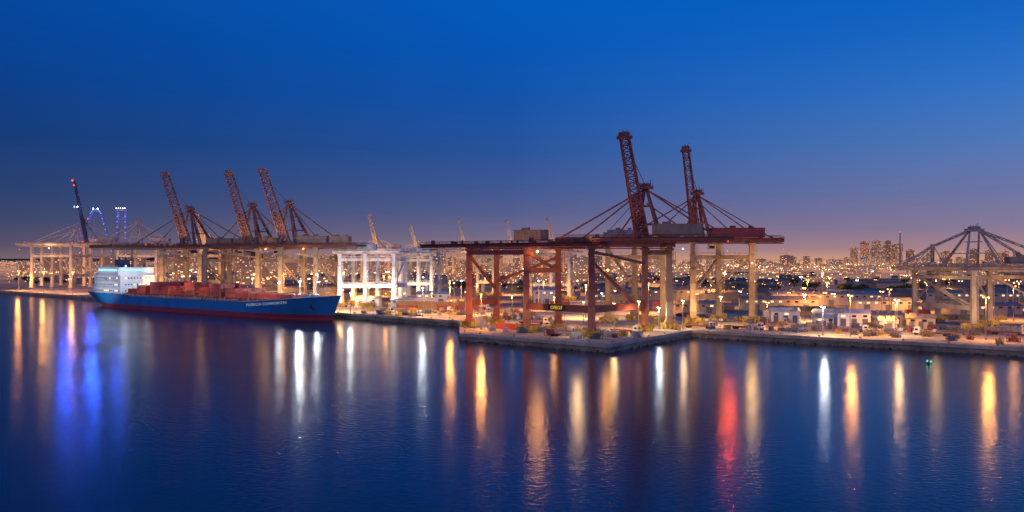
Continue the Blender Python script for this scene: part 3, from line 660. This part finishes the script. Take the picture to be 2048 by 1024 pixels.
sp("anchor", an, DARK, None)
BAYS = [71,101,131,161,191,219]
cw_ = MB()
for bx_ in BAYS:
    hc = MB(); hc.box((bx_,0,9.8),(24.8,24,2.4)); hc.box((bx_,0,11.1),(25.2,24.6,.3))
    for k in range(10): hc.box((bx_-11.5+k*2.55,-12.1,9.9),(.35,.3,2.1))
    sp("hatch_cover", hc, STEEL, (0.36,0.15,0.09))
    cw_.beam((bx_+14.8,-12.5,8.7),(bx_+14.8,-12.5,15),.45); cw_.beam((bx_+14.8,12.5,8.7),(bx_+14.8,12.5,15),.45); cw_.beam((bx_+14.8,-12.5,14.8),(bx_+14.8,12.5,14.8),.35)
for _ in range(110):
    xx = R.uniform(56,228); cw_.box((xx, -R.uniform(12.9,14), 9.6),(R.uniform(.4,1.6),.6,R.uniform(.8,2.2)))
for k in range(34): cw_.beam((57+k*5,-13.8,9),(57+k*5,-13.8,12),.22)
sp("deck_fittings", cw_, STEEL, (0.5,0.3,0.16))
cu = bpy.data.curves.new("t", 'FONT'); cu.body = "PLERICA COWORTH"; cu.size = 2.3; cu.extrude = .02; cu.align_x = 'CENTER'; cu.resolution_u = 2
o = bpy.data.objects.new("t", cu); COL.objects.link(o); me = bpy.data.meshes.new_from_object(o.evaluated_get(bpy.context.evaluated_depsgraph_get())); bpy.data.objects.remove(o)
mnx = min(v.co.x for v in me.vertices); mxx = max(v.co.x for v in me.vertices)
for v in me.vertices:
    u = (v.co.x-mnx)/(mxx-mnx); f = .76+u*.13; zz_ = zd(f)-2.9+v.co.y*1.0; p = hp(f, zz_, -1); v.co = (p[0], p[1]-.14-v.co.z, zz_)
put("ship_name_lettering", me, emis("lit_white_lettering",(.8,.85,1),.35,False), None, ship)
for (lx, ly, lz, col, pw, r) in ((52,-9,29.9,'white',900,.4),(14,-11,18.5,'white',700,.4),(256,-1,26,'white',1800,.7),(230,-8,21,'white',3000,.9)):
    mb = MB(); bulb(mb,(lx,ly,lz),r); sp("deck_floodlight", mb, E[col], None)
    addlight(ship, (lx,ly-.1,lz), col, pw, r)
addlight(ship, (82,-8,24), 'white', 22000, .6, 'SPOT', (-1,.05,-.05), 80)  # added spot without a fixture, brightens the superstructure front
addlight(ship, (33,-38,10), 'white', 12000, .6, 'SPOT', (.05,1,.35), 100)  # added unseen spot off the ship's side, brightens the superstructure
for xx in (84,120,156,192,222): addlight(ship, (xx,-14.5,25), 'warm', 6500, .5, 'SPOT', (0,.35,-1), 140)  # added spots without fixtures, brighten the deck cargo from above

# ------------------------------------------------------------------ containers
def container_mesh():
    mb = MB(); L, W_, H = 12.2, 2.44, 2.6; n = 22
    for s in (-1, 1):
        base = len(mb.v)
        for k in range(n*2+1):
            xx = -L/2+.15+(L-.3)*k/(n*2); yy = s*(W_/2-(.0 if (k//1)%2 else .09)); mb.v += [(xx,yy,.16),(xx,yy,H-.14)]
        for k in range(n*2):
            a = base+2*k; q = (a,a+2,a+3,a+1); mb.f.append(q if s < 0 else q[::-1])
    for s in (-1,1):
        for e in (-1,1): mb.box((e*(L/2-.09), s*(W_/2-.08), H/2),(.2,.18,H))
        mb.box((0,s*(W_/2-.06),.09),(L-.4,.14,.17)); mb.box((0,s*(W_/2-.06),H-.08),(L-.4,.14,.15))
    mb.box((0,0,H-.1),(L-.1,W_-.25,.1)); mb.box((-L/2+.1,0,H/2),(.1,W_-.3,H-.1)); mb.box((L/2-.1,0,H/2),(.1,W_-.3,H-.1))
    for y in (-.8,-.35,.35,.8): mb.beam((L/2-.02,y,.2),(L/2-.02,y,H-.2),.07)
    return mb.mesh("shipping_container")
cm = container_mesh()
master = put("shipping_container", cm, CONT, (0.42,0.05,0.04), label="red corrugated shipping container on the ship's deck", category="container", group="containers on the ship's deck")
MS = Matrix.Translation((SX,SY,0)) @ Matrix.Rotation(A,4,'Z')
first = True
REDS = [(0.6,0.11,0.09),(0.44,0.08,0.06),(0.62,0.17,0.13),(0.40,0.12,0.09),(0.56,0.14,0.1)]
for bi, bx_ in enumerate(BAYS):
    rows = range(1,7) if bi == 5 else range(8)
    for h in (-1, 1):
        hts = (2 if bi < 5 else 1) + (1 if (bi, h) in ((1,-1),(3,1),(2,-1)) else 0) - (1 if (bi, h) in ((0,-1),(4,1),(2,1)) else 0)
        for r_ in rows:
            for lv in range(hts):
                if lv and R.random() < .1: break
                p = MS @ Vector((bx_+h*6.3, -9.6+r_*2.7, 11.3+2.66*lv))
                if first: master.location = p; master.rotation_euler = (0,0,A); first = False
                else: clone(master, p, A, R.choice(REDS))
PAL = [((0.36,0.06,0.045),"red"),((0.08,0.11,0.18),"blue"),((0.55,0.51,0.45),"white"),((0.36,0.2,0.09),"orange brown"),((0.12,0.11,0.1),"dark grey"),((0.38,0.31,0.21),"tan"),((0.1,0.15,0.1),"green")]
def yard(cx, cy, nx, ny, hmax, ang, pal, grp="containers stacked in the port yard"):
    ca, sa = math.cos(ang), math.sin(ang)
    for i in range(nx):
        for j in range(ny):
            for k in range(R.randint(1,hmax)):
                u, v = i*12.8, j*2.75; c, nm = R.choice(pal)
                clone(master, (cx+u*ca-v*sa, cy+u*sa+v*ca, G+.04+k*2.66), ang, c, label=f"{nm} corrugated shipping container stacked in the port yard", group=grp)
yard(-66,560,4,2,2,-.05,[PAL[0],PAL[0],PAL[3]])
yard(-70,640,5,2,2,-.05,PAL); yard(30,560,4,1,2,-.1,PAL); yard(95,560,4,1,2,-.1,PAL); yard(150,500,3,2,2,-.05,[PAL[4],PAL[4],PAL[3]])
yard(137,462,1,2,2,-.05,[PAL[2]]); yard(6,398,1,2,1,-.7,[PAL[0]]); yard(-2,405,1,1,1,-.7,[PAL[0]])
yard(165,640,3,1,2,-.05,PAL); yard(215,700,4,1,3,-.1,PAL); yard(-220,760,5,1,3,-.1,PAL); yard(-330,860,4,1,3,-.1,PAL); yard(320,600,3,1,2,0,PAL); yard(60,700,5,1,2,-.05,PAL)
yard(232,392,2,2,1,-.5,PAL[3:6]); yard(215,470,4,1,2,-.1,PAL)

# ------------------------------------------------------------------ port buildings
LITW = emis("lit_office_glass", (1,.68,.34), 1.6, False)
WM = {0: winmesh(1.8,.12,1.0,LITW), 1: winmesh(1.8,.12,1.0,WGL)}
def shed(x, y, L, W_, H, ang, col, label, cat="building", gable=1.8, doors=3, group=None, wins=True):
    th = thing("port_building", (x,y,G+.03), label, cat, group, rot=ang)
    mb = MB(); mb.box((0,0,H/2),(L,W_,H)); 
    for k in range(int(L/4)): mb.box((-L/2+4*k+2,-W_/2-.05,H/2),(.3,.2,H*.98))
    put("wall", mb.mesh("wall"), CLEAN, col, th)
    mb = MB(); o_ = .5
    mb.v += [(-L/2-o_,-W_/2-o_,H+.05),(L/2+o_,-W_/2-o_,H+.05),(L/2+o_,W_/2+o_,H+.05),(-L/2-o_,W_/2+o_,H+.05),(-L/2-o_,0,H+gable),(L/2+o_,0,H+gable)]
    mb.f += [(0,1,5,4),(2,3,4,5),(0,4,3),(1,2,5),(0,3,2,1)]
    for _ in range(max(2,int(L/10))): mb.box((R.uniform(-.4,.4)*L, -W_*.25, H+gable*.5+.6),(1.6,1.4,1.3))
    put("roof", mb.mesh("roof"), STEEL, tuple(c*.7 for c in col), th)
    for k in range(doors):
        mb = MB(); mb.box((-L/2+L*(k+.5)/doors,-W_/2-.2,min(3.6,H*.7)/2),(min(3.6,L/doors*.5),.12,min(3.6,H*.7)))
        put("door", mb.mesh("door"), CLEAN, (0.12,0.13,0.15), th)
    if wins:
        for k in range(max(2,int(L/5))): put("window", WM[0 if R.random()<.4 else 1], None, None, th, (-L/2+2.5+k*5,-W_/2-.2,H*.78))
    return th
shed(222,628,80,26,7.5,-.06,(0.42,0.35,0.28),"long low tan warehouse with shallow roof in the port")
shed(330,640,70,26,8,-.06,(0.34,0.28,0.22),"long low brown warehouse with shallow roof in the port")
shed(168,560,46,16,7,-.06,(0.40,0.33,0.25),"tan flat warehouse in the port yard")
shed(235,560,40,16,6,-.06,(0.46,0.41,0.34),"pale warehouse in the port yard")
shed(158,448,11,7,5,-.15,(0.8,0.8,0.8),"small white flat port office")
shed(163,425,15,8,6.2,-.15,(0.82,0.82,0.82),"white two storey port office")
shed(150,428,9,6,3.6,-.15,(0.75,0.75,0.72),"small white cabin beside the port office")
shed(138,450,14,7,5.5,-.1,(0.78,0.78,0.75),"white flat cabin block on the quay")
shed(174,412,8,5,3.4,-.1,(0.75,0.73,0.7),"small white site cabin on the quay",doors=1)
shed(188,408,12,7,5,-.4,(0.5,0.41,0.3),"tan site cabin under the pale crane")
shed(183,440,18,9,4.5,-.1,(0.42,0.38,0.33),"grey low store room beside the port office")
shed(25,640,19,14,10,0,(0.66,0.61,0.52),"pale square shed behind the cranes")
shed(-68,585,22,10,5,-.1,(0.6,0.62,0.62),"pale blue grey shed on the quay",doors=2)
shed(-98,606,16,9,5,-.1,(0.75,0.73,0.68),"white low building under the portal gantry",doors=2)
shed(-56,640,24,12,7,-.1,(0.7,0.68,0.62),"white low building behind the portal gantry",doors=2)
shed(-30,600,26,12,5,-.1,(0.42,0.34,0.26),"tan low shed on the quay",doors=2)
shed(60,590,30,12,5,-.1,(0.42,0.35,0.28),"tan low shed behind the pier",doors=2)
shed(110,530,28,12,5.5,-.1,(0.42,0.35,0.27),"tan low shed behind the pier",doors=2)
shed(70,640,34,16,7,-.05,(0.36,0.3,0.24),"tan warehouse behind the cranes")
shed(120,700,60,20,8,-.05,(0.28,0.23,0.18),"brown warehouse deep in the port")
shed(-150,700,50,18,8,-.05,(0.36,0.3,0.23),"tan warehouse behind the berth")
shed(400,520,60,22,8,-.05,(0.34,0.29,0.24),"tan warehouse near the dark trees")
shed(275,520,40,15,5,-.05,(0.32,0.27,0.23),"dark low warehouse near the pale crane")
for k in range(80):
    d = R.uniform(640,1600); x = R.uniform(-.56,.58)*d
    if d < qy(x)+80: continue
    g_ = R.uniform(.09,.28); shed(x, d, R.uniform(16,55), R.uniform(10,22), R.uniform(4,10), R.uniform(-.15,.1), (g_,g_*.82,g_*.62), "plain low warehouse among others in the port", group="plain warehouses in the port", doors=2, wins=False)

# ------------------------------------------------------------------ lamps
def lampthing(h, col, r):
    th = thing("street_lamp", (0,0,-500), "tall thin street lamp with glowing "+col+" head on the quay", "street lamp", "street lamps around the port")
    mb = MB(); mb.cyl((0,0,0),(0,0,h),.22,8,.12); mb.cyl((0,0,0),(0,0,1),.4,8,.3); mb.beam((0,0,h-.2),(0,-1.6,h+.2),.16); mb.beam((0,0,h-.2),(0,1.6,h+.2),.16)
    put("pole", mb.mesh("pole"), STEEL, (0.3,0.28,0.26), th)
    mb = MB(); mb.box((0,0,.35),(.9,1.2,.3)); me = mb.mesh("lamp_housing")
    mb = MB(); bulb(mb,(0,0,0),r); mb_ = mb.mesh("bulb")
    for s in (-2,2):
        put("lamp_housing", me, STEEL, (0.3,0.3,0.3), th, (0,s,h-.1)); put("bulb", mb_, E[col], None, th, (0,s,h-.1))
    return th
masters = {}
def lamp(x, y, h, col, power, r=.45, sp_=0):
    key = (round(h), col, r)
    if key not in masters:
        o = lampthing(h, col, r); masters[key] = o; o.location = (x,y,G+.03)
    else: o = clone(masters[key], (x,y,G+.03))
    if power: addlight(o, (0,-2,h-.6), col, power, r*1.6)
    if sp_: addlight(o, (0,0,h-.8), col if col != 'white' else 'warm', sp_*1.6, r*1.5, 'SPOT', (0,.25,-1), 155)
    return o
for (x,y,h,c,p,s) in [(-496,892,20,'orange',12000,50000),(-452,856,20,'orange',10000,50000),(-402,812,20,'orange',9000,50000),(-153,594,22,'orange',7500,24000),(-106,545,14,'orange',7000,20000),(-96,528,12,'white',3500,12000),
    (-133,556,18,'white',15000,14000),(-119,545,18,'white',15000,14000),(-49.5,492,16,'white',3800,16000),(-33,472,17,'orange',9000,20000),(-14,402,16,'orange',9500,9000),(-47,520,12,'orange',0,18000),(-70,530,16,'warm',0,24000),
    (66.5,402,10,'white',2600,5000),(78,405,13,'warm',2200,9000),(46,400,12,'warm',2500,8000),(20,420,14,'orange',1500,13000),(0,440,14,'warm',0,16000),(100,425,14,'warm',0,18000),
    (130,371,12,'white',3600,10000),(139.5,366,17,'orange',8000,15000),(161,371,15,'warm',3800,15000),(187,350,17,'orange',9000,15000),(175,405,12,'orange',0,18000),(118,410,12,'orange',0,16000),(150,455,14,'warm',0,28000),(240,390,16,'orange',0,24000),(200,470,16,'orange',0,30000),
    (-230,690,20,'orange',2500,50000),(-190,650,18,'warm',0,44000),(-290,760,20,'orange',3000,55000),(-340,800,20,'orange',5000,60000),(30,372,14,'warm',0,9000),(54,378,14,'warm',0,9000),(215,335,14,'orange',0,14000)]:
    lamp(x,y,h,c,p,.45,s)
for (x,y) in [(-40,570),(20,560),(80,520),(130,580),(190,535),(250,535),(320,560),(200,600),(-20,660),(60,660),(150,670),(240,670),(340,690),(-130,660),(-110,760),(0,790),(130,780),(280,800),(-250,860),(420,650),(-100,600),(380,780),(50,920),(-180,950),(220,920),(420,920),(-20,510),(40,480),(260,460)]:
    lamp(x,y,18,R.choice(('orange','orange','warm')),0,.45,60000 if y < 750 else 90000)
for k in range(240):
    d = R.uniform(500,1500); x = R.uniform(-.57,.58)*d
    if d < qy(x)+25: continue
    lamp(x,d,R.choice((12,18)),R.choice(('orange','orange','orange','warm','warm','white')),0,R.choice((.4,.6)))

# ------------------------------------------------------------------ city
g = "towers of the distant city"
def tower(x, y, w_, dp, h, mat, label="distant city block with lit windows"):
    mb = MB(); mb.box((0,0,h/2),(w_,dp,h)); mb.box((0,0,h+1.4),(w_*.45,dp*.45,2.8)); mb.box((0,0,h+.35),(w_*1.02,dp*1.02,.7))
    if R.random() < .35: mb.beam((0,0,h+2),(0,0,h+12),.7)
    put("city_building", mb.mesh("city_building"), mat, None, None, (x,y,G), 0, label=label, category="building", group=g)
for (u0,u1,n,d0,d1,h0,h1) in ((.385,.44,9,3700,4000,75,120),(.44,.58,14,3600,4300,40,75),(-.25,-.05,26,1500,2600,28,54),(-.05,.1,22,1600,2800,22,50),(.1,.38,34,2400,4200,20,45),(-.56,-.25,32,1500,2600,22,48),(.45,.58,10,2500,3500,30,50)):
    for k in range(n):
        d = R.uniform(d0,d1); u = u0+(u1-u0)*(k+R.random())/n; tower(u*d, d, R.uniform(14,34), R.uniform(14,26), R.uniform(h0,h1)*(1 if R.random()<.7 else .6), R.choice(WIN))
for k in range(150):
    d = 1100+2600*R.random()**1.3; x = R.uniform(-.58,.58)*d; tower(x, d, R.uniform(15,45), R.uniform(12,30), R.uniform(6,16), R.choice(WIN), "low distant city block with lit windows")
th = thing("radio_mast",(1400,3200,G),"tall thin radio mast with red light","mast"); m = MB(); m.lattice((1400,3200,G),(1400,3200,130),4,2,24,.6); part("mast_frame",m,STEEL,(0.4,0.2,0.2),th); flood(th,(1400,3199,132),'red',0,1.6)
def lightfield(name, col, st, n, d0, d1, u0, u1, kk, zmax, pw=1.0, label=""):
    mb = MB()
    for _ in range(n):
        d = d0+(d1-d0)*R.random()**pw; u = R.uniform(u0,u1)
        if d < qy(u*d)+60: continue
        bulb(mb, (u*d, d, G+R.uniform(4,zmax)), d*kk*R.uniform(.4,1.3))
    put(name, mb.mesh(name), emis(name+"_glow", col, st, False), None, kind="stuff", label=label, category="city lights")
lightfield("orange_city_lights", (1,.40,.12), 2.8, 7500, 900, 7500, -.58,.58, .0002, 20, 1.0, "countless orange street lights of the far city")
lightfield("yellow_city_lights", (1,.54,.22), 3.2, 3600, 900, 7500, -.58,.58, .0002, 24, 1.0, "countless yellow street lights of the far city")
lightfield("white_city_lights", (.9,.95,1), 4, 240, 800, 4000, -.5,.58, .00026, 18, 1.0, "scattered white lamps of the far city")
lightfield("bright_city_lights", (1,.56,.23), 10, 380, 1900, 3600, .1,.5, .00036, 14, 1.0, "bright cluster of yellow lamps in the far city")
lightfield("port_lights", (1,.43,.12), 9, 1000, 580, 1500, -.57,.35, .00029, 16, .8, "scattered orange work lamps between the cranes")
lightfield("red_city_lights", (1,.06,.03), 6, 60, 1500, 3500, -.56,.58, .0004, 60, 1.0, "scattered red warning lamps in the far city")

# ------------------------------------------------------------------ trees
def tree_master():
    th = thing("tree", (0,0,-500), "dark broad tree standing among port lamps", "tree", "trees between the port and the city")
    mb = MB(); mb.cyl((0,0,0),(0.2,0,4),.5,7,.32)
    tips = []
    for k in range(7):
        a = k*.9; t_ = Vector((math.cos(a)*R.uniform(1.6,3.4), math.sin(a)*R.uniform(1.6,3.4), R.uniform(5.5,9))); mb.cyl((0.2,0,3.6),t_,.22,5,.07); tips.append(t_)
    put("trunk", mb.mesh("trunk"), BARK, None, th)
    mb = MB()
    for t_ in tips+[Vector((0,0,8))]:
        for _ in range(70):
            v = Vector((R.gauss(0,1),R.gauss(0,1),R.gauss(0,.8))); v = v.normalized()*R.uniform(.4,2.4); c = t_+v; a = Vector((R.gauss(0,1),R.gauss(0,1),R.gauss(0,1))).normalized()*.5; b = a.cross(Vector((R.random(),R.random(),R.random()))).normalized()*.4
            i = len(mb.v); mb.v += [tuple(c-a),tuple(c+b),tuple(c+a),tuple(c-b)]; mb.f.append((i,i+1,i+2,i+3))
    put("crown", mb.mesh("crown"), LEAF, None, th)
    return th
tms = [tree_master() for _ in range(3)]; used = set()
pts = [(R.uniform(.25,.5)*d, d) for d in [R.uniform(680,1250) for _ in range(56)]]+[(R.uniform(-.1,.25)*d, d) for d in [R.uniform(720,1200) for _ in range(18)]]+[(R.uniform(-.57,-.5)*d, d) for d in [R.uniform(1050,1500) for _ in range(10)]]
for k, (x,y) in enumerate(pts):
    s = R.uniform(.6,1.0); i = k % 3
    if i not in used: o = tms[i]; o.location = (x,y,G); used.add(i)
    else: o = clone(tms[i], (x,y,G), R.uniform(0,6))
    o.scale = (s*1.4,s*1.4,s)

# ------------------------------------------------------------------ vehicles, bollards, buoy
def truck_master():
    th = thing("terminal_truck", (0,0,-500), "white tractor unit with flat trailer parked on the quay", "truck", "trucks working on the quay")
    mb = MB(); mb.box((4.6,0,1.9),(2.2,2.4,2.2)); mb.box((4.3,0,3.1),(1.6,2.2,.4)); mb.box((6.0,0,1.2),(.8,2.3,.9)); mb.box((3.8,0,.9),(4.5,1.2,.3)); put("cab", mb.mesh("cab"), CLEAN, (0.6,0.6,0.58), th)
    mb = MB(); mb.box((5.72,0,2.3),(.06,2,.9)); mb.box((4.8,-1.22,2.3),(1.2,.06,.8)); mb.box((4.8,1.22,2.3),(1.2,.06,.8)); put("windscreen", mb.mesh("windscreen"), WGL, None, th)
    mb = MB(); mb.box((-2.6,0,1.3),(12.4,2.4,.3)); mb.box((-2.6,.6,1.0),(12,.2,.4)); mb.box((-2.6,-.6,1.0),(12,.2,.4)); put("trailer", mb.mesh("trailer"), STEEL, (0.25,0.08,0.06), th)
    for xx in (5.4,2.6,-6.2,-7.4):
        for s in (-1,1):
            mb = MB(); mb.cyl((xx,s*1.2,.52),(xx,s*.85,.52),.52,12); put("wheel", mb.mesh("wheel"), DARK, None, th)
    return th
tr = truck_master()
TP = [(22,372,.9),(50,384,-.7),(88,410,-.6),(108,402,-.65),(-55,500,-.7),(-75,528,-.75),(12,436,-.2),(175,372,2.4),(150,388,-.6),(210,372,-.7),(128,432,.2),(-20,560,0),(60,560,0),(100,500,.3),(-40,530,1),(170,480,0)]
tr.location = (TP[0][0],TP[0][1],G+.03); tr.rotation_euler = (0,0,TP[0][2])
for x,y,a in TP[1:]: clone(tr,(x,y,G+.03),a)
ct = thing("parked_car",(0,0,-500),"small parked car on the port apron","car","cars parked around the port")
mb = MB(); mb.box((0,0,.7),(4.4,1.8,.7)); i = len(mb.v)
mb.box8([(-1.9,-.85,1.06),(1.3,-.85,1.06),(1.3,.85,1.06),(-1.9,.85,1.06),(-1.5,-.7,1.5),(.5,-.7,1.5),(.5,.7,1.5),(-1.5,.7,1.5)])
body = put("body", mb.mesh("body"), CLEAN, (0.6,0.6,0.6), ct)
mb = MB(); mb.box((-.3,-.82,1.27),(2.0,.05,.28)); mb.box((-.3,.82,1.27),(2.0,.05,.28)); put("window", mb.mesh("window"), WGL, None, ct)
for xx in (-1.4,1.4):
    for s in (-1,1): mb = MB(); mb.cyl((xx,s*.93,.34),(xx,s*.7,.34),.34,10); put("wheel", mb.mesh("wheel"), DARK, None, ct)
CP = []
for (x0,y0,n,a) in ((100,455,8,-.1),(-60,535,8,-.7),(170,395,6,-.6),(0,470,8,-.1),(195,450,8,-.1),(120,395,4,-.66),(-120,600,6,-.7)):
    for k in range(n): CP.append((x0+k*3.4*math.cos(a), y0+k*3.4*math.sin(a), a+1.5+R.uniform(-.1,.1)))
ct.location = (*CP[0][:2],G+.03); ct.rotation_euler = (0,0,CP[0][2])
for x,y,a in CP[1:]:
    o = clone(ct,(x,y,G+.03),a); c = R.choice([(.5,.5,.5),(.1,.1,.12),(.4,.06,.05),(.6,.6,.58),(.1,.13,.22)])
    for ch in o.children:
        if ch.name.startswith('body'): ch.color = (*c,1)
mb = MB(); mb.cyl((0,0,0),(0,0,.6),.3,10,.25); mb.cyl((0,0,.6),(0,0,.85),.5,10,.42)
bm_ = mb.mesh("bollard"); bol = None
for i in range(3, len(coast)-3):
    (x0,y0),(x1,y1) = coast[i], coast[i+1]; L = math.hypot(x1-x0,y1-y0); n = int(L/16)
    for k in range(n):
        f = (k+.5)/n; nx, ny = -(y1-y0)/L, (x1-x0)/L
        loc = (x0+(x1-x0)*f+nx*1.8, y0+(y1-y0)*f+ny*1.8, G+.03)
        if bol is None: bol = put("bollard", bm_, STEEL, (0.4,0.3,0.08), None, loc, label="squat yellow mooring bollard on the quay edge", category="bollard", group="bollards along the quay edge")
        else: clone(bol, loc)
def skid():
    mb = MB(); mb.box((0,0,.7),(2.2,1.4,1.0)); mb.box((.6,0,1.45),(.8,1.0,.5)); mb.cyl((-.7,0,1.2),(-.7,0,2.2),.18,8); mb.beam((-1.8,-.9,.1),(1.8,-.9,.1),.2); mb.beam((-1.8,.9,.1),(1.8,.9,.1),.2); mb.rail((-1.7,-1,.2),(1.7,-1,.2),1.6,1); mb.rail((-1.7,1,.2),(1.7,1,.2),1.6,1)
    for _ in range(14): mb.beam((R.uniform(-2,2),R.uniform(-1.3,1.3),0),(R.uniform(-2,2),R.uniform(-1.4,1.4),R.uniform(.6,2.3)),.13)
    return mb.mesh("generator_unit")
sk = skid(); s0 = None
for k in range(200):
    q = R.random()
    if q < .25:
        f = R.random(); x, y = -15+48*f+R.uniform(2,26), 385-42*f+R.uniform(3,26)
    elif q < .7: x, y = R.uniform(85,230), 0; y = 398-(x-80)*.777+R.uniform(16,110)
    else: x = R.uniform(-95,20); y = max(qy(x),457)+R.uniform(6,90)
    c = R.choice([(0.42,0.29,0.07),(0.45,0.43,0.4),(0.26,0.08,0.06),(0.08,0.12,0.2),(0.18,0.16,0.14),(0.34,0.25,0.12),(0.18,0.16,0.14)])
    nm = {0.42:"yellow",0.45:"pale",0.26:"red",0.08:"blue",0.18:"grey",0.34:"ochre"}[c[0]]
    if s0 is None: s0 = put("generator_unit", sk, STEEL, c, None, (x,y,G+.03), R.uniform(0,3), label=nm+" skid mounted generator unit on the quay", category="machine", group="machines standing on the quay")
    else: o = clone(s0,(x,y,G+.03),R.uniform(0,3),c,label=nm+" skid mounted generator unit on the quay"); s = R.uniform(.8,1.4); o.scale = (s,s,s)
b_ = thing("glint_buoy",(139,296,0),"small dark buoy with green bulbs, made up for green glints on the water","glint_buoy")  # made-up float standing in for green reflections
m = MB(); m.cyl((139,296,-.4),(139,296,.3),.6,12,.5); m.cyl((139,296,.3),(139,296,1.0),.15,8,.1); part("float",m,DARK,None,b_)
m = MB(); bulb(m,(138.6,296,1.0),.22); bulb(m,(139.8,296,.8),.2); part("lamp",m,E['green'],None,b_)  # bulbs imitate reflected green light on the water
print("objects", len(bpy.data.objects), "lights", len(bpy.data.lights))
